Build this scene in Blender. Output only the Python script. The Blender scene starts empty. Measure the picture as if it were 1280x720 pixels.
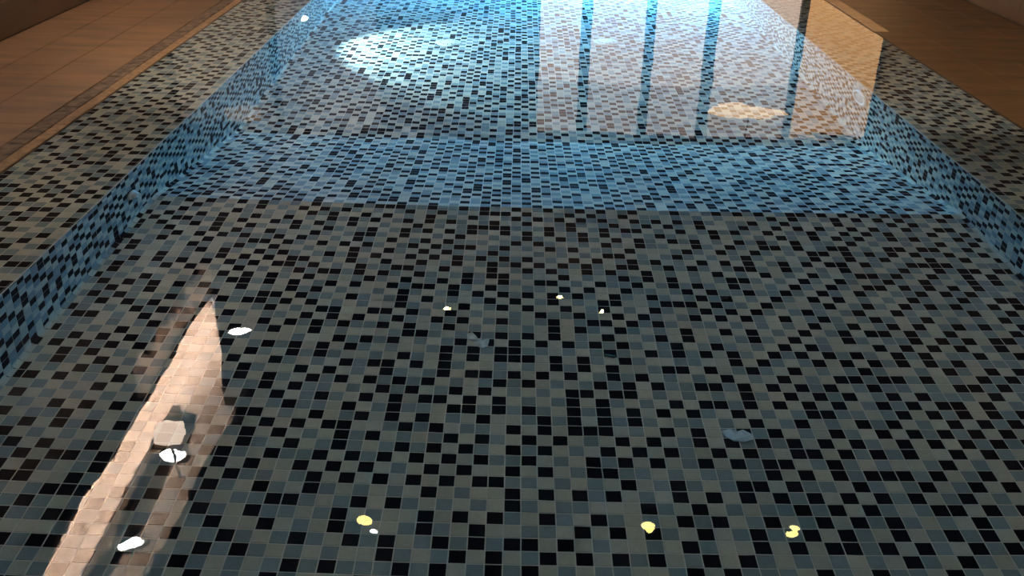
import bpy, math, random
from mathutils import Vector, Matrix

# ------------------------------------------------------------------ camera, world, exposure
S = 0.05                                   # one mosaic tile with its joint, in metres
sc = bpy.context.scene
COL = sc.collection
R = random.Random(7)

cam_d = bpy.data.cameras.new('camera')
cam = bpy.data.objects.new('camera', cam_d)
COL.objects.link(cam)
FOC, HOR, YAW, ROLL, HCAM = 1183.4, 607.4, 0.0032, -0.0262, 1.4987
cam_d.sensor_fit = 'HORIZONTAL'
cam_d.sensor_width = 36.0
cam_d.lens = FOC / 1280.0 * 36.0
cam_d.clip_start, cam_d.clip_end = 0.05, 200
ph = math.atan2(HOR, FOC)
r0, fw, up = Vector((1, 0, 0)), Vector((0, math.cos(ph), -math.sin(ph))), Vector((0, math.sin(ph), math.cos(ph)))
cr, sr = math.cos(ROLL), math.sin(ROLL)
right, upv = cr * r0 - sr * up, sr * r0 + cr * up
mat = Matrix((right, upv, -fw)).transposed().to_4x4()
cam.matrix_world = Matrix.Translation((0, 0, HCAM)) @ Matrix.Rotation(-YAW, 4, 'Z') @ mat
sc.camera = cam

w = bpy.data.worlds.new('night'); sc.world = w; w.use_nodes = True
w.node_tree.nodes['Background'].inputs[0].default_value = (0.02, 0.025, 0.04, 1)
w.node_tree.nodes['Background'].inputs[1].default_value = 0.3

vs = sc.view_settings
vs.view_transform = 'Standard'; vs.look = 'None'; vs.exposure = -0.14; vs.gamma = 1.0
vs.use_curve_mapping = False
cy = sc.cycles
cy.use_denoising = True
cy.max_bounces = 8; cy.diffuse_bounces = 3; cy.glossy_bounces = 4; cy.transmission_bounces = 6; cy.transparent_max_bounces = 8
cy.sample_clamp_indirect = 30.0
cy.caustics_reflective = True; cy.caustics_refractive = True
cy.blur_glossy = 0.3

# ------------------------------------------------------------------ sizes (metres), water surface at z = 0
XL, XR = -34 * S, 43 * S                   # pool side walls
DL, DR = -44.8 * S, 54.7 * S               # where water meets the deck
Z0, Z1, Z2 = -0.35 * S, -11.35 * S, -21.35 * S   # ledge, shallow floor, deep floor
YN, YB, YC, YF = 8 * S, 84 * S, 112 * S, 206 * S  # near end, break, foot of slope, far end
ZD = 0.004                                 # deck top
WL, WR, WF, WN, ZC = -4.05, 4.28, 11.0, -3.0, 4.1  # hall walls and ceiling


def floor_z(y):
    if y <= YB: return Z1
    if y >= YC: return Z2
    return Z1 + (Z2 - Z1) * (y - YB) / (YC - YB)


# ------------------------------------------------------------------ materials
def new_mat(name):
    m = bpy.data.materials.new(name); m.use_nodes = True
    nt = m.node_tree
    return m, nt, nt.nodes['Principled BSDF']


def node(nt, kind, **kw):
    n = nt.nodes.new(kind)
    for k, v in kw.items(): setattr(n, k, v)
    return n


def tile_mat(name, col, rough, var=0.10, wave=0.25):
    m, nt, b = new_mat(name)
    geo = node(nt, 'ShaderNodeNewGeometry')
    sn = node(nt, 'ShaderNodeVectorMath', operation='SNAP')
    sn.inputs[1].default_value = (S, S, S)
    wn = node(nt, 'ShaderNodeTexWhiteNoise')
    nt.links.new(geo.outputs['Position'], sn.inputs[0]); nt.links.new(sn.outputs[0], wn.inputs['Vector'])
    mr = node(nt, 'ShaderNodeMapRange'); mr.inputs['To Min'].default_value = 1 - var; mr.inputs['To Max'].default_value = 1 + var
    nt.links.new(wn.outputs['Value'], mr.inputs['Value'])
    nz = node(nt, 'ShaderNodeTexNoise'); nz.inputs['Scale'].default_value = 60; nz.inputs['Detail'].default_value = 2
    nt.links.new(geo.outputs['Position'], nz.inputs['Vector'])
    mr2 = node(nt, 'ShaderNodeMapRange'); mr2.inputs['To Min'].default_value = 0.9; mr2.inputs['To Max'].default_value = 1.1
    nt.links.new(nz.outputs['Fac'], mr2.inputs['Value'])
    mu = node(nt, 'ShaderNodeMath', operation='MULTIPLY')
    nt.links.new(mr.outputs[0], mu.inputs[0]); nt.links.new(mr2.outputs[0], mu.inputs[1])
    vm = node(nt, 'ShaderNodeVectorMath', operation='SCALE'); vm.inputs[0].default_value = col
    nt.links.new(mu.outputs[0], vm.inputs['Scale']); nt.links.new(vm.outputs[0], b.inputs['Base Color'])
    b.inputs['Roughness'].default_value = rough
    b.inputs['IOR'].default_value = 1.02
    nz2 = node(nt, 'ShaderNodeTexNoise'); nz2.inputs['Scale'].default_value = 90; nz2.inputs['Detail'].default_value = 1
    nt.links.new(geo.outputs['Position'], nz2.inputs['Vector'])
    bp = node(nt, 'ShaderNodeBump'); bp.inputs['Strength'].default_value = wave; bp.inputs['Distance'].default_value = 0.002
    nt.links.new(nz2.outputs['Fac'], bp.inputs['Height']); nt.links.new(bp.outputs[0], b.inputs['Normal'])
    return m


M_CREAM = tile_mat('cream_glazed_tile', (0.47, 0.48, 0.42), 0.3, wave=0.35)
M_GREY = tile_mat('blue_grey_glazed_tile', (0.23, 0.30, 0.325), 0.3, wave=0.35)
M_BLACK = tile_mat('black_glazed_tile', (0.010, 0.010, 0.015), 0.3, wave=0.35)
TILE_M = [M_CREAM, M_GREY, M_BLACK]


def simple(name, col, rough=0.5, metal=0.0, noise=0.0, scale=20, bump=0.0, stretch=(1, 1, 1)):
    m, nt, b = new_mat(name)
    b.inputs['Roughness'].default_value = rough; b.inputs['Metallic'].default_value = metal
    geo = node(nt, 'ShaderNodeNewGeometry')
    mp = node(nt, 'ShaderNodeVectorMath', operation='MULTIPLY'); mp.inputs[1].default_value = stretch
    nt.links.new(geo.outputs['Position'], mp.inputs[0])
    nz = node(nt, 'ShaderNodeTexNoise'); nz.inputs['Scale'].default_value = scale; nz.inputs['Detail'].default_value = 5
    nt.links.new(mp.outputs[0], nz.inputs['Vector'])
    rp = node(nt, 'ShaderNodeMapRange'); rp.inputs['From Min'].default_value = 0.3; rp.inputs['From Max'].default_value = 0.7
    rp.inputs['To Min'].default_value = 1 - noise; rp.inputs['To Max'].default_value = 1 + noise
    nt.links.new(nz.outputs['Fac'], rp.inputs['Value'])
    vm = node(nt, 'ShaderNodeVectorMath', operation='SCALE'); vm.inputs[0].default_value = col
    nt.links.new(rp.outputs[0], vm.inputs['Scale']); nt.links.new(vm.outputs[0], b.inputs['Base Color'])
    if bump:
        bp = node(nt, 'ShaderNodeBump'); bp.inputs['Strength'].default_value = bump; bp.inputs['Distance'].default_value = 0.004
        nt.links.new(nz.outputs['Fac'], bp.inputs['Height']); nt.links.new(bp.outputs[0], b.inputs['Normal'])
    return m


def emit(name, col, s, sample='FRONT'):
    m, nt, b = new_mat(name)
    b.inputs['Base Color'].default_value = (*[min(1, c) * 0.04 for c in col], 1)
    b.inputs['Emission Color'].default_value = (*col, 1); b.inputs['Emission Strength'].default_value = s
    m.cycles.emission_sampling = sample
    return m


M_GROUT = simple('pale_grout', (0.56, 0.57, 0.54), 0.8, noise=0.08, scale=30)
M_DECK = simple('brown_stone', (0.13, 0.066, 0.023), 0.55, noise=0.4, scale=1.8, bump=0.12, stretch=(1.0, 5.0, 1))
M_DECKJ = simple('deck_joint', (0.12, 0.085, 0.055), 0.8, noise=0.2)
M_EDGE = simple('rough_edge_stone', (0.085, 0.056, 0.034), 0.75, noise=0.8, scale=18, bump=0.8)
M_TAN = simple('rough_tan_stone', (0.20, 0.115, 0.052), 0.7, noise=0.35, scale=22, bump=0.5)
M_LIP = simple('tan_edge_lit_stone', (0.62, 0.38, 0.19), 0.5, noise=0.15, scale=10)  # tan stone made paler, with the light on the lip in its colour
M_WALL = simple('brown_plaster', (0.10, 0.068, 0.045), 0.8, noise=0.12, scale=4)
M_WALLF = simple('sand_plaster', (0.13, 0.092, 0.075), 0.8, noise=0.12, scale=4)
M_BENCH = simple('bench_stone', (0.22, 0.13, 0.065), 0.6, noise=0.12, scale=3)
M_CEIL = simple('dark_ceiling_paint', (0.045, 0.045, 0.05), 0.9, noise=0.1, scale=3)
M_COVE = simple('white_plaster', (0.8, 0.7, 0.62), 0.8, noise=0.1, scale=3)
M_DARK = simple('dark_bronze_frame', (0.02, 0.018, 0.016), 0.4, metal=0.3)
M_STEEL = simple('brushed_steel', (0.6, 0.62, 0.62), 0.3, metal=0.9, noise=0.05)
M_PLASTIC = simple('white_plastic', (0.62, 0.68, 0.68), 0.35)
M_SCRAP = simple('pale_blue_film', (0.42, 0.54, 0.58), 0.3, noise=0.3, scale=40)
M_LEAF = simple('dark_leaf', (0.02, 0.035, 0.02), 0.6, noise=0.3, scale=60)
M_CORD = simple('black_cord', (0.01, 0.01, 0.01), 0.6)


# ------------------------------------------------------------------ mesh helpers
def link(name, me, parent=None, kind=None, label=None, cat=None, group=None, loc=None):
    o = bpy.data.objects.new(name, me)
    COL.objects.link(o)
    if parent is not None: o.parent = parent
    if loc is not None: o.location = loc
    if kind: o['kind'] = kind
    if label: o['label'] = label
    if cat: o['category'] = cat
    if group: o['group'] = group
    return o


def mesh(name, v, f, mats, mi=None, smooth=False):
    me = bpy.data.meshes.new(name)
    me.from_pydata([tuple(p) for p in v], [], f)
    for m in (mats if isinstance(mats, (list, tuple)) else [mats]): me.materials.append(m)
    if mi: me.polygons.foreach_set('material_index', mi)
    if smooth: me.polygons.foreach_set('use_smooth', [True] * len(me.polygons))
    me.update()
    return me


BOXF = [(0, 3, 2, 1), (4, 5, 6, 7), (0, 1, 5, 4), (1, 2, 6, 5), (2, 3, 7, 6), (3, 0, 4, 7)]


def boxv(x0, x1, y0, y1, z0, z1):
    return [(x0, y0, z0), (x1, y0, z0), (x1, y1, z0), (x0, y1, z0), (x0, y0, z1), (x1, y0, z1), (x1, y1, z1), (x0, y1, z1)]


def box(name, x0, x1, y0, y1, z0, z1, m, **kw):
    return link(name, mesh(name, boxv(x0, x1, y0, y1, z0, z1), BOXF, m), **kw)


def boxes(name, lst, m, **kw):
    v, f = [], []
    for b in lst:
        n = len(v); v += boxv(*b); f += [tuple(i + n for i in q) for q in BOXF]
    return link(name, mesh(name, v, f, m), **kw)


def slab_mesh(name, sx, sy, sz, ch, m):
    """a bevelled block centred on x, y with its top at z = 0"""
    v = []
    for (dx, z) in ((0, -sz), (0, -ch), (ch, 0)):
        hx, hy = sx / 2 - dx, sy / 2 - dx
        v += [(-hx, -hy, z), (hx, -hy, z), (hx, hy, z), (-hx, hy, z)]
    f = [(8, 9, 10, 11)]
    for r in (0, 4):
        for i in range(4):
            j = (i + 1) % 4
            f.append((r + i, r + j, r + 4 + j, r + 4 + i))
    return mesh(name, v, f, m)


def lathe(name, prof, m, n=32, smooth=True, ring=False):
    """profile of (radius, height) turned round z"""
    v, f = [], []
    for r, z in prof:
        for i in range(n):
            a = 2 * math.pi * i / n
            v.append((r * math.cos(a), r * math.sin(a), z))
    for k in range(len(prof) - 1):
        for i in range(n):
            j = (i + 1) % n
            f.append((k * n + i, k * n + j, (k + 1) * n + j, (k + 1) * n + i))
    if ring:
        k = len(prof) - 1
        for i in range(n):
            j = (i + 1) % n
            f.append((k * n + i, k * n + j, j, i))
    else:
        f.append(tuple((len(prof) - 1) * n + i for i in range(n)))
        f.append(tuple(reversed(range(n))))
    return mesh(name, v, f, m, smooth=smooth)


# ------------------------------------------------------------------ mosaic
def pick(left, above):
    wts = [1.0, 0.84, 1.0]
    if left is not None: wts[left] *= 0.2
    if above is not None: wts[above] *= 0.28
    return R.choices((0, 1, 2), wts)[0]


def pattern(nu, nv):
    g = [[0] * nu for _ in range(nv)]
    for j in range(nv):
        for i in range(nu):
            g[j][i] = pick(g[j][i - 1] if i else None, g[j - 1][i] if j else None)
    return g


GAP, PROUD, CH = 0.0037, 0.0012, 0.0008


def one_tile(m, su=S, sv=S):
    return slab_mesh('tile', su - GAP, sv - GAP, PROUD + 0.001, CH, m)


CAMP = Vector((0, 0, HCAM))


def mosaic(parent, cells, label):
    """cells: (centre, u axis, v axis, su, sv, colour). The 300 that show largest are single parts, the rest one part."""
    def size(c):
        d = Vector(c[0]) - CAMP
        rr, uu, ff = right.dot(d), upv.dot(d), fw.dot(d)
        if ff <= 0.2: return -1
        px, py = rr / ff * FOC, -uu / ff * FOC
        if abs(px) > 660 or abs(py) > 385: return -1       # roughly outside the view
        n = Vector(c[1]).cross(Vector(c[2]))
        return abs(n.dot(d.normalized())) / d.length_squared
    order = sorted(range(len(cells)), key=lambda i: -size(cells[i]))
    single = set(order[:300])
    meshes = [one_tile(m) for m in TILE_M]
    v, f, mi = [], [], []
    for i, (c, u, w_, su, sv, k) in enumerate(cells):
        u, w_ = Vector(u), Vector(w_); n = u.cross(w_); c = Vector(c)
        if i in single:
            o = link('tile', meshes[k], parent=parent)
            o.matrix_local = Matrix.Translation(c) @ Matrix((u * (su / S), w_ * (sv / S), n)).transposed().to_4x4()
        else:
            b = len(v)
            for (dx, z) in ((0, -PROUD - 0.001), (0, -CH), (CH, 0)):
                hx, hy = (su - GAP) / 2 - dx, (sv - GAP) / 2 - dx
                for a, d in ((-hx, -hy), (hx, -hy), (hx, hy), (-hx, hy)):
                    v.append(c + u * a + w_ * d + n * z)
            f.append((b + 8, b + 9, b + 10, b + 11)); mi.append(k)
            for r in (0, 4):
                for q in range(4):
                    j = (q + 1) % 4
                    f.append((b + r + q, b + r + j, b + r + 4 + j, b + r + 4 + q)); mi.append(k)
    o = link('mosaic_tiles', mesh('mosaic_tiles', v, f, TILE_M, mi), parent=parent, kind='stuff')
    return o


X_, Y_, Z_ = (1, 0, 0), (0, 1, 0), (0, 0, 1)
GR = PROUD                                  # grout bed lies this far below the tile faces

# pool floor: shallow, slope, deep
v = []
for y, z in ((YN, Z1), (YB, Z1), (YC, Z2), (YF, Z2)):
    v += [(XL - 0.03, y, z - GR), (XR + 0.03, y, z - GR), (XL - 0.03, y, z - 0.2), (XR + 0.03, y, z - 0.2)]
f = []
for i in range(3):
    a = 4 * i
    f += [(a, a + 1, a + 5, a + 4), (a + 2, a + 6, a + 7, a + 3)]
pool_floor = link('pool_floor', mesh('pool_floor', v, f, M_GROUT), kind='structure',
                  label='pool floor of mixed cream grey and black mosaic, shallow then sloping down to the deep end')
nu = 77
rows = []
for j in range(8, 84): rows.append(((j + 0.5) * S, Z1, Y_, S))
sl = math.hypot(YC - YB, Z2 - Z1); sd = Vector((0, YC - YB, Z2 - Z1)).normalized()
for j in range(30):
    t = (j + 0.5) / 30
    rows.append((YB + (YC - YB) * t, Z1 + (Z2 - Z1) * t, tuple(sd), sl / 30))
for j in range(112, 206): rows.append(((j + 0.5) * S, Z2, Y_, S))
pat = pattern(nu, len(rows))
cells = []
for j, (y, z, vd, sv) in enumerate(rows):
    for i in range(nu):
        cells.append(((XL + (i + 0.5) * S, y, z), X_, vd, S, sv, pat[j][i]))
mosaic(pool_floor, cells, 'floor')

# side walls, ledges, rounded edge and cove
BN = 0.22 * S                                # radius of the rounded ledge edge
for side, XW, XD, sg in (('left', XL, DL, 1), ('right', XR, DR, -1)):
    # wall
    x0, x1 = sorted((XW - sg * GR, XW - sg * 0.15))
    pw = box('pool_wall_' + side, x0, x1, YN, YF, Z2 - 0.2, Z0 - 0.004, M_GROUT, kind='structure',
             label='mosaic side wall of the pool below the %s ledge' % side)
    nv = 21; nuw = 198
    pw_pat = pattern(nuw, nv)
    cells = []
    for i in range(nuw):
        y = YN + (i + 0.5) * S
        for j in range(nv):
            hh = S if j else S - BN
            z = Z0 - (j + 0.5) * S if j else Z0 - BN - hh / 2
            if z < floor_z(y) + 0.2 * S: continue
            ud = (0, sg, 0)
            n_ = (sg, 0, 0)
            # u x v = n :  (0,sg,0) x (0,0,1) = (sg,0,0)
            cells.append(((XW, y, z), ud, Z_, S, hh, pw_pat[j][i]))
    mosaic(pw, cells, 'wall')
    # cove strip where wall meets floor
    vv, ff, mi = [], [], []
    cvp = [R.choice((0, 0, 1, 2)) for _ in range(nuw)]
    c = 0.42 * S
    for i in range(nuw):
        ya, yb = YN + i * S + GAP / 2, YN + (i + 1) * S - GAP / 2
        b = len(vv)
        for y in (ya, yb):
            z = floor_z(y)
            for a in range(5):
                t = a / 4 * math.pi / 2
                vv.append((XW + sg * (c - c * math.sin(t)), y, z + c - c * math.cos(t)))
        for a in range(4):
            q = (b + a, b + a + 1, b + 6 + a, b + 5 + a)
            ff.append(q if sg < 0 else tuple(reversed(q))); mi.append(cvp[i])
    link('cove_tiles', mesh('cove_tiles', vv, ff, TILE_M, mi, smooth=True), parent=pw, kind='stuff')
    # ledge
    x0, x1 = sorted((XD - sg * 0.0, XW - sg * 0.002))
    lg = box('pool_ledge_' + side, x0, x1, YN, YF, Z0 - 0.004 - 0.12, Z0 - GR, M_GROUT, kind='structure',
             label='shallow mosaic ledge along the %s deck of the pool' % side)
    ncol = round(abs(XD - XW) / S + 0.3)
    lp = pattern(ncol, nuw)
    cells = []
    vv, ff, mi = [], [], []
    for j in range(nuw):
        y = YN + (j + 0.5) * S
        for i in range(ncol):
            a0, a1 = i * S, (i + 1) * S
            if i == 0: a0 = BN
            a1 = min(a1, abs(XD - XW))
            if a1 - a0 < 0.012: continue
            cells.append(((XW - sg * (a0 + a1) / 2, y, Z0), X_, Y_, a1 - a0, S, lp[j][i]))
        b = len(vv)
        for yy in (y - S / 2 + GAP / 2, y + S / 2 - GAP / 2):
            for a in range(5):
                t = a / 4 * math.pi / 2
                vv.append((XW - sg * (BN - BN * math.sin(t)), yy, Z0 - BN + BN * math.cos(t)))
        for a in range(4):
            q = (b + a, b + a + 1, b + 6 + a, b + 5 + a)
            ff.append(q if sg < 0 else tuple(reversed(q))); mi.append(lp[j][0])
    mosaic(lg, cells, 'ledge')
    link('edge_tiles', mesh('edge_tiles', vv, ff, TILE_M, mi, smooth=True), parent=lg, kind='stuff')

# end walls of the pool
box('pool_wall_far', DL, DR, YF, YF + 0.15, Z2 - 0.2, ZD - 0.002, M_GREY, kind='structure', label='far end wall of the pool')
box('pool_wall_near', DL, DR, YN - 0.15, YN, Z2 - 0.2, ZD - 0.002, M_GREY, kind='structure', label='near end wall of the pool')

# ------------------------------------------------------------------ water
nx, ny = 40, 80
v = [(DL + (DR - DL) * i / nx, YN + (YF - YN) * j / ny, 0) for j in range(ny + 1) for i in range(nx + 1)]
f = [(j * (nx + 1) + i, j * (nx + 1) + i + 1, (j + 1) * (nx + 1) + i + 1, (j + 1) * (nx + 1) + i) for j in range(ny) for i in range(nx)]
m = bpy.data.materials.new('clear_water'); m.use_nodes = True
nt = m.node_tree; nt.nodes.clear()
out = node(nt, 'ShaderNodeOutputMaterial'); gl = node(nt, 'ShaderNodeBsdfGlass')
gl.inputs['IOR'].default_value = 1.333; gl.inputs['Roughness'].default_value = 0.0
geo = node(nt, 'ShaderNodeNewGeometry')
n1 = node(nt, 'ShaderNodeTexNoise'); n1.inputs['Scale'].default_value = 2.2; n1.inputs['Detail'].default_value = 1.5
n2 = node(nt, 'ShaderNodeTexNoise'); n2.inputs['Scale'].default_value = 17; n2.inputs['Detail'].default_value = 1
msk = node(nt, 'ShaderNodeTexNoise'); msk.inputs['Scale'].default_value = 0.7; msk.inputs['Detail'].default_value = 1
for n_ in (n1, n2, msk): nt.links.new(geo.outputs['Position'], n_.inputs['Vector'])
mm = node(nt, 'ShaderNodeMapRange'); mm.inputs['From Min'].default_value = 0.45; mm.inputs['From Max'].default_value = 0.65
mm.inputs['To Min'].default_value = 0.15; mm.inputs['To Max'].default_value = 1.0
nt.links.new(msk.outputs['Fac'], mm.inputs['Value'])
mu = node(nt, 'ShaderNodeMath', operation='MULTIPLY'); nt.links.new(n2.outputs['Fac'], mu.inputs[0]); nt.links.new(mm.outputs[0], mu.inputs[1])
ad = node(nt, 'ShaderNodeMath', operation='MULTIPLY_ADD'); ad.inputs[1].default_value = 0.13
nt.links.new(mu.outputs[0], ad.inputs[0]); nt.links.new(n1.outputs['Fac'], ad.inputs[2])
bp = node(nt, 'ShaderNodeBump'); bp.inputs['Strength'].default_value = 1.0; bp.inputs['Distance'].default_value = 0.0022
nt.links.new(ad.outputs[0], bp.inputs['Height']); nt.links.new(bp.outputs[0], gl.inputs['Normal'])
nt.links.new(gl.outputs[0], out.inputs['Surface'])
water = link('pool_water', mesh('pool_water', v, f, m, smooth=True), kind='stuff', cat='water',
             label='clear still water filling the mosaic pool up to the deck')

# ------------------------------------------------------------------ deck
def deck(side, edge, cols, y0, y1, m_edge, edge_w, edge_y0, edge_h, lab, band=None):
    sg = -1 if side == 'left' else 1
    a, b = sorted((edge, cols[-1]))
    d = box('deck_' + side, a, b, y0, y1, -0.16, ZD - 0.006, M_DECKJ, kind='structure', label=lab)
    L = 0.62
    for k in range(len(cols) - 1):
        wdt = abs(cols[k + 1] - cols[k])
        me = slab_mesh('slab', wdt - 0.003, L - 0.003, 0.02, 0.0015, M_DECK)
        y = y0 + (0.31 if k % 2 else 0.0)
        while y + L <= y1 + 0.01:
            o = link('slab', me, parent=d, loc=((cols[k] + cols[k + 1]) / 2, y + L / 2, ZD + R.uniform(-.0006, .0006)))
            y += L
    # edge stones
    LS = 0.31
    ms = [slab_mesh('edge_stone', edge_w - 0.003, LS - 0.002, 0.02 + edge_h, 0.003, m_edge)]
    y = edge_y0
    while y + LS <= y1 + 0.01:
        link('edge_stone', ms[0], parent=d, loc=(edge + sg * edge_w / 2, y + LS / 2, ZD + edge_h + R.uniform(-.001, .001)))
        y += LS
    if band:
        bw, bm = band
        mb = slab_mesh('rough_stone', bw - 0.002, 0.155 - 0.002, 0.02, 0.004, bm)
        y = edge_y0
        while y + 0.155 <= y1 + 0.01:
            link('rough_stone', mb, parent=d, loc=(edge + sg * (edge_w + bw / 2) + R.uniform(-.003, .003), y + 0.0775, ZD + R.uniform(-.002, .002)))
            y += 0.155
    return d


deck('left', DL, [-48.0 * S, -54.8 * S, -61.6 * S, -68.4 * S], YN - 0.15, WF, M_TAN, 1.3 * S, YN - 0.15, 0.0,
     'brown stone deck beside the pool with a rough darker band near its edge', band=(1.9 * S, M_EDGE))
deck('right', DR, [DR + 0.1 * S, 61.5 * S, 68.0 * S, 74.5 * S, 80.6 * S], YN - 0.15, WF, M_LIP, 2.4 * S, 7.35, 0.004,
     'brown stone deck beside the pool with a tan raised edge strip coloured paler as if lit')
box('deck_near', WL, WR, WN, YN - 0.15, -0.2, ZD, M_DECK, kind='structure', label='brown stone deck before the shallow end')
box('deck_far', DL, DR, YF + 0.15, WF, -0.2, ZD, M_DECK, kind='structure', label='narrow brown stone deck strip below the glazing')

# low benches along the side walls
for side, xa, xb, wall in (('left', -68.4 * S, WL, WL), ('right', 80.6 * S, WR, WR)):
    a, b = sorted((xa, xb))
    bn = box('bench_' + side, a + 0.004, b - 0.004, WN, WF, -0.2, 0.235, M_DECKJ, kind='structure', label='low brown stone bench along the %s wall' % side)
    L = 0.9; y = WN; sg = 1 if side == 'left' else -1
    while y + L <= WF + 0.01:
        link('bench_slab', slab_mesh('bench_slab', b - a - 0.002, L - 0.003, 0.03, 0.002, M_BENCH), parent=bn, loc=((a + b) / 2, y + L / 2, 0.262))
        o = link('riser_slab', slab_mesh('riser_slab', 0.218, L - 0.003, 0.012, 0.001, M_BENCH), parent=bn)
        o.matrix_local = Matrix.Translation((xa + sg * 0.001, y + L / 2, 0.122)) @ Matrix.Rotation(sg * math.pi / 2, 4, 'Y')
        y += L

# ------------------------------------------------------------------ hall shell
box('wall_left', WL - 0.2, WL, WN, WF, -0.2, ZC + 0.5, M_WALL, kind='structure', label='brown plaster wall behind the left bench')
box('wall_right', WR, WR + 0.2, WN, WF, -0.2, ZC + 0.5, M_WALL, kind='structure', label='brown plaster wall behind the right bench')
box('wall_near', WL - 0.2, WR + 0.2, WN - 0.2, WN, -0.2, ZC + 0.5, M_WALL, kind='structure', label='brown plaster wall at the shallow end')
# dropped ceiling whose left edge steps back from a light cove along the left wall
edge = [(-2.85, WN), (-2.85, 7.2), (-2.72, 8.45), (-3.02, 8.5), (-3.62, 10.27), (-3.95, WF)]
outl = [(WR, WN), (WR, WF)] + list(reversed(edge))
n_ = len(outl)
v = [(x, y, ZC) for x, y in outl] + [(x, y, ZC + 0.3) for x, y in outl]
f = [tuple(reversed(range(n_))), tuple(range(n_, 2 * n_))] + [(i, (i + 1) % n_, n_ + (i + 1) % n_, n_ + i) for i in range(n_)]
link('ceiling', mesh('ceiling', v, f, M_CEIL), kind='structure', label='dark dropped ceiling above the pool')
ZV = ZC + 0.32
cv = box('ceiling_cove', WL - 0.2, -2.4, WN, WF, ZV, ZV + 0.15, M_COVE, kind='structure', label='white plaster light cove along the left wall')
box('cove_shelf', WL, WL + 0.3, WN, WF, ZC - 0.02, ZC + 0.03, M_CEIL, parent=cv)
box('trim_9', -3.56, -3.47, 5.2, 8.4, ZV - 0.09, ZV, M_WALL, kind='structure', label='dark strip standing in for a shadow line under the white light cove')  # the shadow streak below the cove, built as a dark strip

# far wall: solid band above, glazing between dark posts below
ZT = 2.02
wf = boxes('wall_far', [(WL - 0.2, WR + 0.2, WF, WF + 0.2, ZT, ZC + 0.5), (-0.34, 0.27, WF, WF + 0.2, -0.2, ZT), (WL - 0.2, WR + 0.2, WF, WF + 0.2, -0.2, ZD + 0.02)], M_WALLF,
           kind='structure', label='brown far wall above the lit glazing')
posts = [-4.0, -2.8, -1.55, -0.34, 0.27, 0.81, 1.54, 2.25, 3.27, 4.24]
pw_ = {-2.8: .09, -1.55: .08, 0.81: .12, 1.54: .11, 2.25: .13, 3.27: .085}
M_PW = emit('pale_warm_lit_glass', (1.0, 0.74, 0.58), 1.5)
M_PO = emit('orange_lit_glass', (1.0, 0.52, 0.21), 1.45)
M_PT = emit('lit_transom_glass', (1.0, 0.76, 0.62), 0.9)
M_PD = emit('dim_lit_glass', (0.9, 0.85, 0.85), 0.22)
M_PB = emit('unlit_glass', (0.8, 0.8, 0.85), 0.04)
M_PN = emit('faintly_lit_glass', (1.0, 0.8, 0.62), 0.16)
nwin = 1
for a, b in zip(posts[:-1], posts[1:]):
    if a == -0.34: continue
    a2, b2 = a + pw_.get(a, 0.02) / 2, b - pw_.get(b, 0.02) / 2
    wd = link('window_%d' % nwin, None, kind='structure', label='tall lit window of frosted glass in a dark frame', loc=((a + b) / 2, WF + 0.05, 0.02)); nwin += 1
    ox, oy, oz = wd.location
    brt = (M_PO if a > 3 else M_PW) if a > 0 else (M_PN if a < -3 else M_PD if a < -2 else M_PB)
    box('pane', a2 - ox, b2 - ox, -0.01, 0.01, ZD + 0.03 - oz, 1.44 - oz, brt, parent=wd)
    box('transom_pane', a2 - ox, b2 - ox, -0.01, 0.01, 1.441 - oz, ZT - oz, (M_PO if a > 3 else M_PT) if a > 0 else (M_PN if a < -3 else M_PD if a < -2 else M_PB), parent=wd)
for k, p in enumerate(pw_):
    box('trim_%d' % (k + 1), p - pw_[p] / 2, p + pw_[p] / 2, WF - 0.02, WF + 0.1, ZD + 0.02, ZT, M_DARK, kind='structure', label='dark vertical post between the lit windows')

# ------------------------------------------------------------------ lamps in the hall
def light(name, kind, loc, energy, col, parent=None, caust=True, **kw):
    ld = bpy.data.lights.new(name, kind); ld.energy = energy; ld.color = col
    for k, v_ in kw.items(): setattr(ld, k, v_)
    if caust: ld.cycles.is_caustics_light = True
    o = bpy.data.objects.new(name, ld); COL.objects.link(o)
    o.location = loc
    if parent: o.parent = parent
    return o


M_LW = emit('white_diffuser', (1.0, 0.95, 0.88), 70, 'NONE')
M_LY = emit('yellow_diffuser', (1.0, 0.80, 0.25), 40, 'NONE')


def downlight(x, y, r, m, label, group, energy, col, z=ZC, spot=120):
    t = link('recessed_downlight', None, label=label, cat='ceiling lamp', group=group, loc=(x, y, z))
    o = link('trim_ring', lathe('trim_ring', [(r * 1.02, 0.0), (r * 1.3, 0.0), (r * 1.3, -0.006), (r * 1.22, -0.012), (r * 1.02, -0.012)], M_STEEL, ring=True), parent=t)
    link('diffuser', lathe('diffuser', [(r, -0.001), (r, -0.008), (r * 0.9, -0.011)], m), parent=t)
    if energy:
        light('downlight_glow', 'SPOT', (0, 0, -0.03), energy, col, parent=t, spot_size=math.radians(spot), spot_blend=0.9, shadow_soft_size=0.025)
    return t


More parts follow.
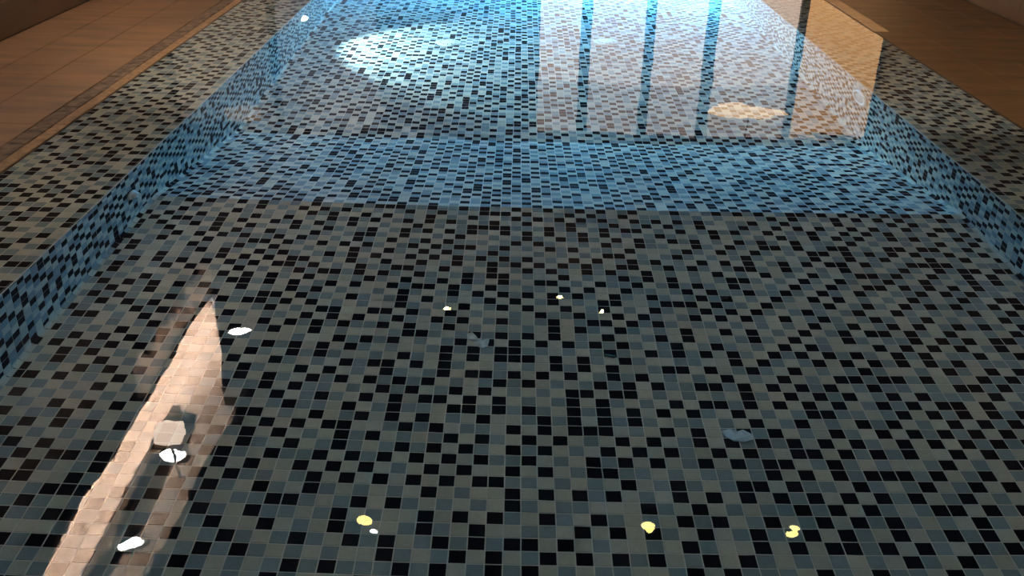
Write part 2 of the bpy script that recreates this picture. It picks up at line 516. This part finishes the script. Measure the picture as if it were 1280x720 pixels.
WHT, WRM, NEU = (1.0, 0.9, 0.78), (1.0, 0.72, 0.45), (0.66, 1.0, 0.92)
for x, y, z, lab in ((-3.31, 6.38, ZV, 'bright white round downlight in the light cove nearer the shallow end'),
                     (-3.34, 7.7, ZV, 'bright white round downlight in the light cove beside the hanging lantern'),
                     (-3.15, 9.62, ZC, 'bright white round downlight in the dark ceiling near the lit windows')):
    downlight(x, y, 0.12, M_LW, lab, 'white downlights along the left', 14, WRM, z=z, spot=150)
for x, y in ((-1.2, 6.33), (1.26, 6.40), (2.51, 6.40)):
    downlight(x, y, 0.062, M_LY, 'small yellow downlight with a tiny white one close beside it' if x < 0 else 'small yellow downlight alone in the dark ceiling over the pool', 'yellow downlights over the pool', 0, WRM)
for x, y in ((-0.76, 10.19), (0.65, 10.6), (1.16, 10.38)):
    downlight(x, y, 0.04, M_LY, 'small yellow downlight in the dark ceiling washing the far wall', 'yellow downlights washing the far wall', 8, WRM, spot=160)
for x, y in ((-0.9, 1.2), (1.3, 1.2), (-0.9, 3.3), (1.3, 3.3)):  # unseen lamps, added to light the shallow floor
    downlight(x, y, 0.06, M_LW, 'unseen white downlight added in the dark ceiling to light the shallow end', 'added downlights over the shallow end', 23, NEU, spot=75)
downlight(-1.12, 6.2, 0.03, M_LW, 'tiny white downlight close beside a yellow one over the pool', None, 0, WRM)
for x, y, tx, ty, e, sz in ((-1.3, 1.9, -1.85, 3.5, 140, 36), (-0.6, 3.8, -1.75, 6.3, 650, 38), (2.5, 1.6, 2.5, 3.2, 90, 50), (2.5, 3.8, 2.7, 6.4, 370, 50)):  # unseen lamps, added to brighten and warm the two ledges
    t = downlight(x, y, 0.06, M_LW, 'unseen warm tilted downlight added in the dark ceiling to light a pool ledge', 'added downlights over the ledges', e, (1.0, 0.84, 0.66), spot=sz)
    for c_ in t.children:
        if c_.type == 'LIGHT': c_.rotation_euler = (Vector((tx, ty, 0)) - Vector((x, y, ZC))).to_track_quat('-Z', 'Y').to_euler()

# cove light strip: a lit tube lying on the shelf
tube = link('cove_light_strip', mesh('cove_light_strip', boxv(-0.02, 0.02, -2.9, 2.9, 0, 0.025), BOXF, emit('cove_led', (1.0, 0.76, 0.60), 520)),
            cat='light strip', label='long warm light strip lying in the ceiling cove', loc=(WL + 0.22, 8.0, ZC + 0.03))

# square lantern hung from the cove
t = link('hanging_lantern', None, cat='lantern', label='small square lantern glowing on a thin rod below the light cove', loc=(-3.2, 7.4, ZC - 0.1))
link('shade', slab_mesh('shade', 0.24, 0.2, 0.1, 0.015, emit('lantern_glow', (1.0, 0.76, 0.60), 15, 'NONE')), parent=t)
link('rod', lathe('rod', [(0.012, 0.03), (0.012, 0.42)], M_DARK, 12), parent=t)
box('top_plate', -0.16, 0.16, -0.12, 0.34, 0.012, 0.03, M_WALL, parent=t)

# pleats added under the cove shelf in place of a rippled reflection
nfold, v, f = 44, [], []
for i in range(nfold + 1):
    y = 8.2 + 2.5 * i / nfold
    x = WL + 0.24 + (0.05 if i % 2 else -0.02)
    drop = 0.36 + 0.08 * math.sin(i * 0.7)
    v += [(x, y, ZC - 0.02), (x + 0.02, y, ZC - 0.02 - drop), (x - 0.004, y, ZC - 0.02), (x + 0.016, y, ZC - 0.02 - drop)]
for i in range(nfold):
    a = 4 * i
    f += [(a, a + 1, a + 5, a + 4), (a + 2, a + 6, a + 7, a + 3)]
link('ripple_frill', mesh('ripple_frill', v, f, M_COVE), cat='frill', label='white pleated curtain added in place of a rippled reflection under the cove shelf')

# oval pendant lamps before the glazing
def pendant(x, z, wdt, strength, label):
    t = link('pendant_lamp', None, cat='pendant lamp', label=label, loc=(x, WF - 0.3, z))
    n, v_, f_ = 24, [], []
    prof = [(0.0, -0.07), (0.6, -0.065), (0.9, -0.04), (1.0, 0.0), (0.9, 0.04), (0.6, 0.065), (0.0, 0.07)]
    for r, zz in prof[1:-1]:
        for i in range(n):
            a = 2 * math.pi * i / n
            v_.append((r * wdt / 2 * math.cos(a), r * 0.11 * math.sin(a), zz))
    for k in range(4):
        for i in range(n):
            j = (i + 1) % n
            f_.append((k * n + i, k * n + j, (k + 1) * n + j, (k + 1) * n + i))
    f_.append(tuple(4 * n + i for i in range(n))); f_.append(tuple(reversed(range(n))))
    link('shade', mesh('shade', v_, f_, emit('pendant_glow', (1.0, 0.66, 0.36), strength), smooth=True), parent=t)
    link('cord', lathe('cord', [(0.006, 0.06), (0.006, ZC - z)], M_CORD, 8), parent=t)
    link('canopy', lathe('canopy', [(0.05, ZC - z - 0.03), (0.05, ZC - z)], M_STEEL, 16), parent=t)


pendant(2.72, 1.62, 0.95, 3.2, 'wide oval pendant lamp glowing warm before the bright windows')
pendant(-3.15, 1.8, 0.42, 0.7, 'small oval pendant lamp before the dim windows')

# ------------------------------------------------------------------ pool fittings and underwater light
def wall_lamp(x, y, z, sg, lit, label, r=0.085, dome=0.02):
    t = link('pool_light', None, cat='pool light', label=label, loc=(x, y, z))
    t.rotation_euler = (0, sg * math.pi / 2, 0)
    bz = link('bezel', lathe('bezel', [(r * 0.78, 0.0), (r * 1.15, 0.0), (r * 1.15, 0.006), (r * 1.05, 0.016), (r * 0.8, 0.018), (r * 0.76, 0.008)], M_PLASTIC, ring=True), parent=t)
    ln = lathe('lens', [(r * 0.78, 0.001), (r * 0.72, dome * 0.5), (r * 0.4, dome * 0.9), (r * 0.1, dome)], lit)
    link('lens', ln, parent=t)
    sm = lathe('screw', [(0.005, 0.016), (0.005, 0.0195), (0.003, 0.021)], M_STEEL, 10)
    for k in range(4):
        a = math.pi / 4 + k * math.pi / 2
        link('screw', sm, parent=bz, loc=(r * 0.95 * math.cos(a), r * 0.95 * math.sin(a), 0))
    return t


def aim(o, target):
    d = Vector(target) - o.location
    o.rotation_euler = d.to_track_quat('-Z', 'Y').to_euler()


ON = emit('white_pool_lens', (0.85, 0.95, 1.0), 30, 'NONE')
BLUE = emit('blue_pool_lens', (0.35, 0.75, 1.0), 20, 'NONE')
OFF = simple('unlit_lens', (0.5, 0.52, 0.5), 0.25, noise=0.2, scale=60)
ZLAMP = -6 * S
wall_lamp(XL, 152.6 * S, ZLAMP, 1, ON, 'lit round white pool light on the wall below the rough edged deck', dome=0.05)
wall_lamp(XR, 115.5 * S, ZLAMP, -1, OFF, 'unlit round pool light on the wall facing the lit one', r=0.115)
sp = light('pool_spot', 'SPOT', (XL + 0.05, 152.6 * S, ZLAMP), 500, (0.54, 0.89, 1.0), caust=False, spot_size=math.radians(90), spot_blend=0.4, shadow_soft_size=0.04)
aim(sp, (XL + 0.05 + 0.866, 152.6 * S - 0.12, ZLAMP - 0.5))
BL = (0.12, 0.54, 1.0)
for x, e in ((-14 * S, 150), (14 * S, 600)):
    t = wall_lamp(x, YF, -7 * S, 1, BLUE, 'blue pool light on the far end wall of the pool')
    t['group'] = 'blue lights on the far end wall'
    t.rotation_euler = (math.pi / 2, 0, 0)
    light('pool_glow', 'POINT', (x, YF - 0.06, -7 * S), e, BL, caust=False, shadow_soft_size=0.06)
for x, sg, lab in ((XL, 1, 'added blue pool light out of view on the left wall close to the far end'), (XR, -1, 'added blue pool light out of view on the right wall close to the far end')):  # both out of view, added so the deep floor gets more light
    wall_lamp(x, 192 * S, ZLAMP, sg, BLUE, lab)
    light('pool_glow', 'POINT', (x + sg * 0.06, 192 * S, ZLAMP), 35 if sg > 0 else 200, BL, caust=False, shadow_soft_size=0.06)

# return inlet on the left wall
t = link('return_inlet', None, cat='pool inlet', label='small white round return inlet on the blue lit side wall', loc=(XL, 78.8 * S, -5.6 * S))
t.rotation_euler = (0, math.pi / 2, 0)
link('flange', lathe('flange', [(0.018, 0), (0.042, 0), (0.042, 0.006), (0.036, 0.012), (0.018, 0.014)], M_PLASTIC, ring=True), parent=t)
link('nozzle', lathe('nozzle', [(0.03, 0.008), (0.028, 0.022), (0.02, 0.032), (0.012, 0.033), (0.010, 0.015)], M_PLASTIC), parent=t)

# main drains on the deep floor
for x, y, lab in ((-10.98, 155.5, 'round main drain cover on the deep floor in the bright light patch'), (14.97, 158.5, 'round main drain cover on the deep floor under the window reflections')):
    t = link('main_drain', None, cat='pool drain', label=lab, loc=(x * S, y * S, Z2))
    link('rim', lathe('rim', [(0.085, 0), (0.105, 0), (0.105, 0.006), (0.095, 0.014), (0.085, 0.014)], M_PLASTIC, ring=True), parent=t)
    link('cover', lathe('cover', [(0.086, 0.002), (0.086, 0.012), (0.06, 0.02), (0.02, 0.024)], M_PLASTIC), parent=t)
    vb = []
    for k in range(12):
        a = 2 * math.pi * k / 12
        o = box('vent_slot', 0.035, 0.075, -0.004, 0.004, 0.012, 0.0205, M_DARK, parent=t); o.rotation_euler = (0, 0, a)

# litter on the shallow floor
def scrap(name, pts, z, m, label, cat, th=0.0015, seed=1):
    rr = random.Random(seed)
    n = len(pts)
    cx = sum(p[0] for p in pts) / n; cy_ = sum(p[1] for p in pts) / n
    zz = [rr.uniform(0.002, 0.010) for _ in pts]
    v_ = [(p[0] - cx, p[1] - cy_, q) for p, q in zip(pts, zz)] + [(0, 0, 0.007)]
    v_ += [(a, b, c - th) for a, b, c in v_]
    f_ = []
    for i in range(n):
        j = (i + 1) % n
        f_ += [(i, j, n), (n + 1 + j, n + 1 + i, 2 * n + 1), (i, n + 1 + i, n + 1 + j, j)]
    link(name, mesh(name, v_, f_, m), label=label, cat=cat, loc=(cx, cy_, z))


SC1 = [(-.080, .050), (-.045, .062), (-.01, .03), (.02, -.005), (.055, -.0), (.085, .015), (.075, -.035), (.04, -.05), (.01, -.04), (-.03, 0.0), (-.07, .01)]
scrap('film_scrap', [(-0.113 + a * 0.52, 3.03 + b * 0.95) for a, b in SC1], Z1, M_SCRAP, 'bent strip of pale blue film lying on the shallow floor', 'litter')
SC2 = [(-.075, .02), (-.03, .035), (.0, .02), (.03, .03), (.07, .005), (.06, -.02), (.02, -.035), (-.03, -.03), (-.06, -.01)]
scrap('film_scrap', [(0.752 + a * 0.7, 2.51 + b) for a, b in SC2], Z1, M_SCRAP, 'crumpled pale grey film scrap lying on the shallow floor', 'litter', seed=4)
LF = [(-.025, .012), (-.01, .014), (.01, .008), (.026, -.004), (.01, -.008), (-.012, -.004)]
scrap('leaf', [(0.374 + a, 2.95 + b) for a, b in LF], Z1, M_LEAF, 'small dark leaf fragment lying on the shallow floor', 'leaf', seed=9)

# light finds its way through the water surface
water.cycles.is_caustics_caster = True
for o in bpy.data.objects:
    if o.type == 'MESH' and o is not water: o.cycles.is_caustics_receiver = True
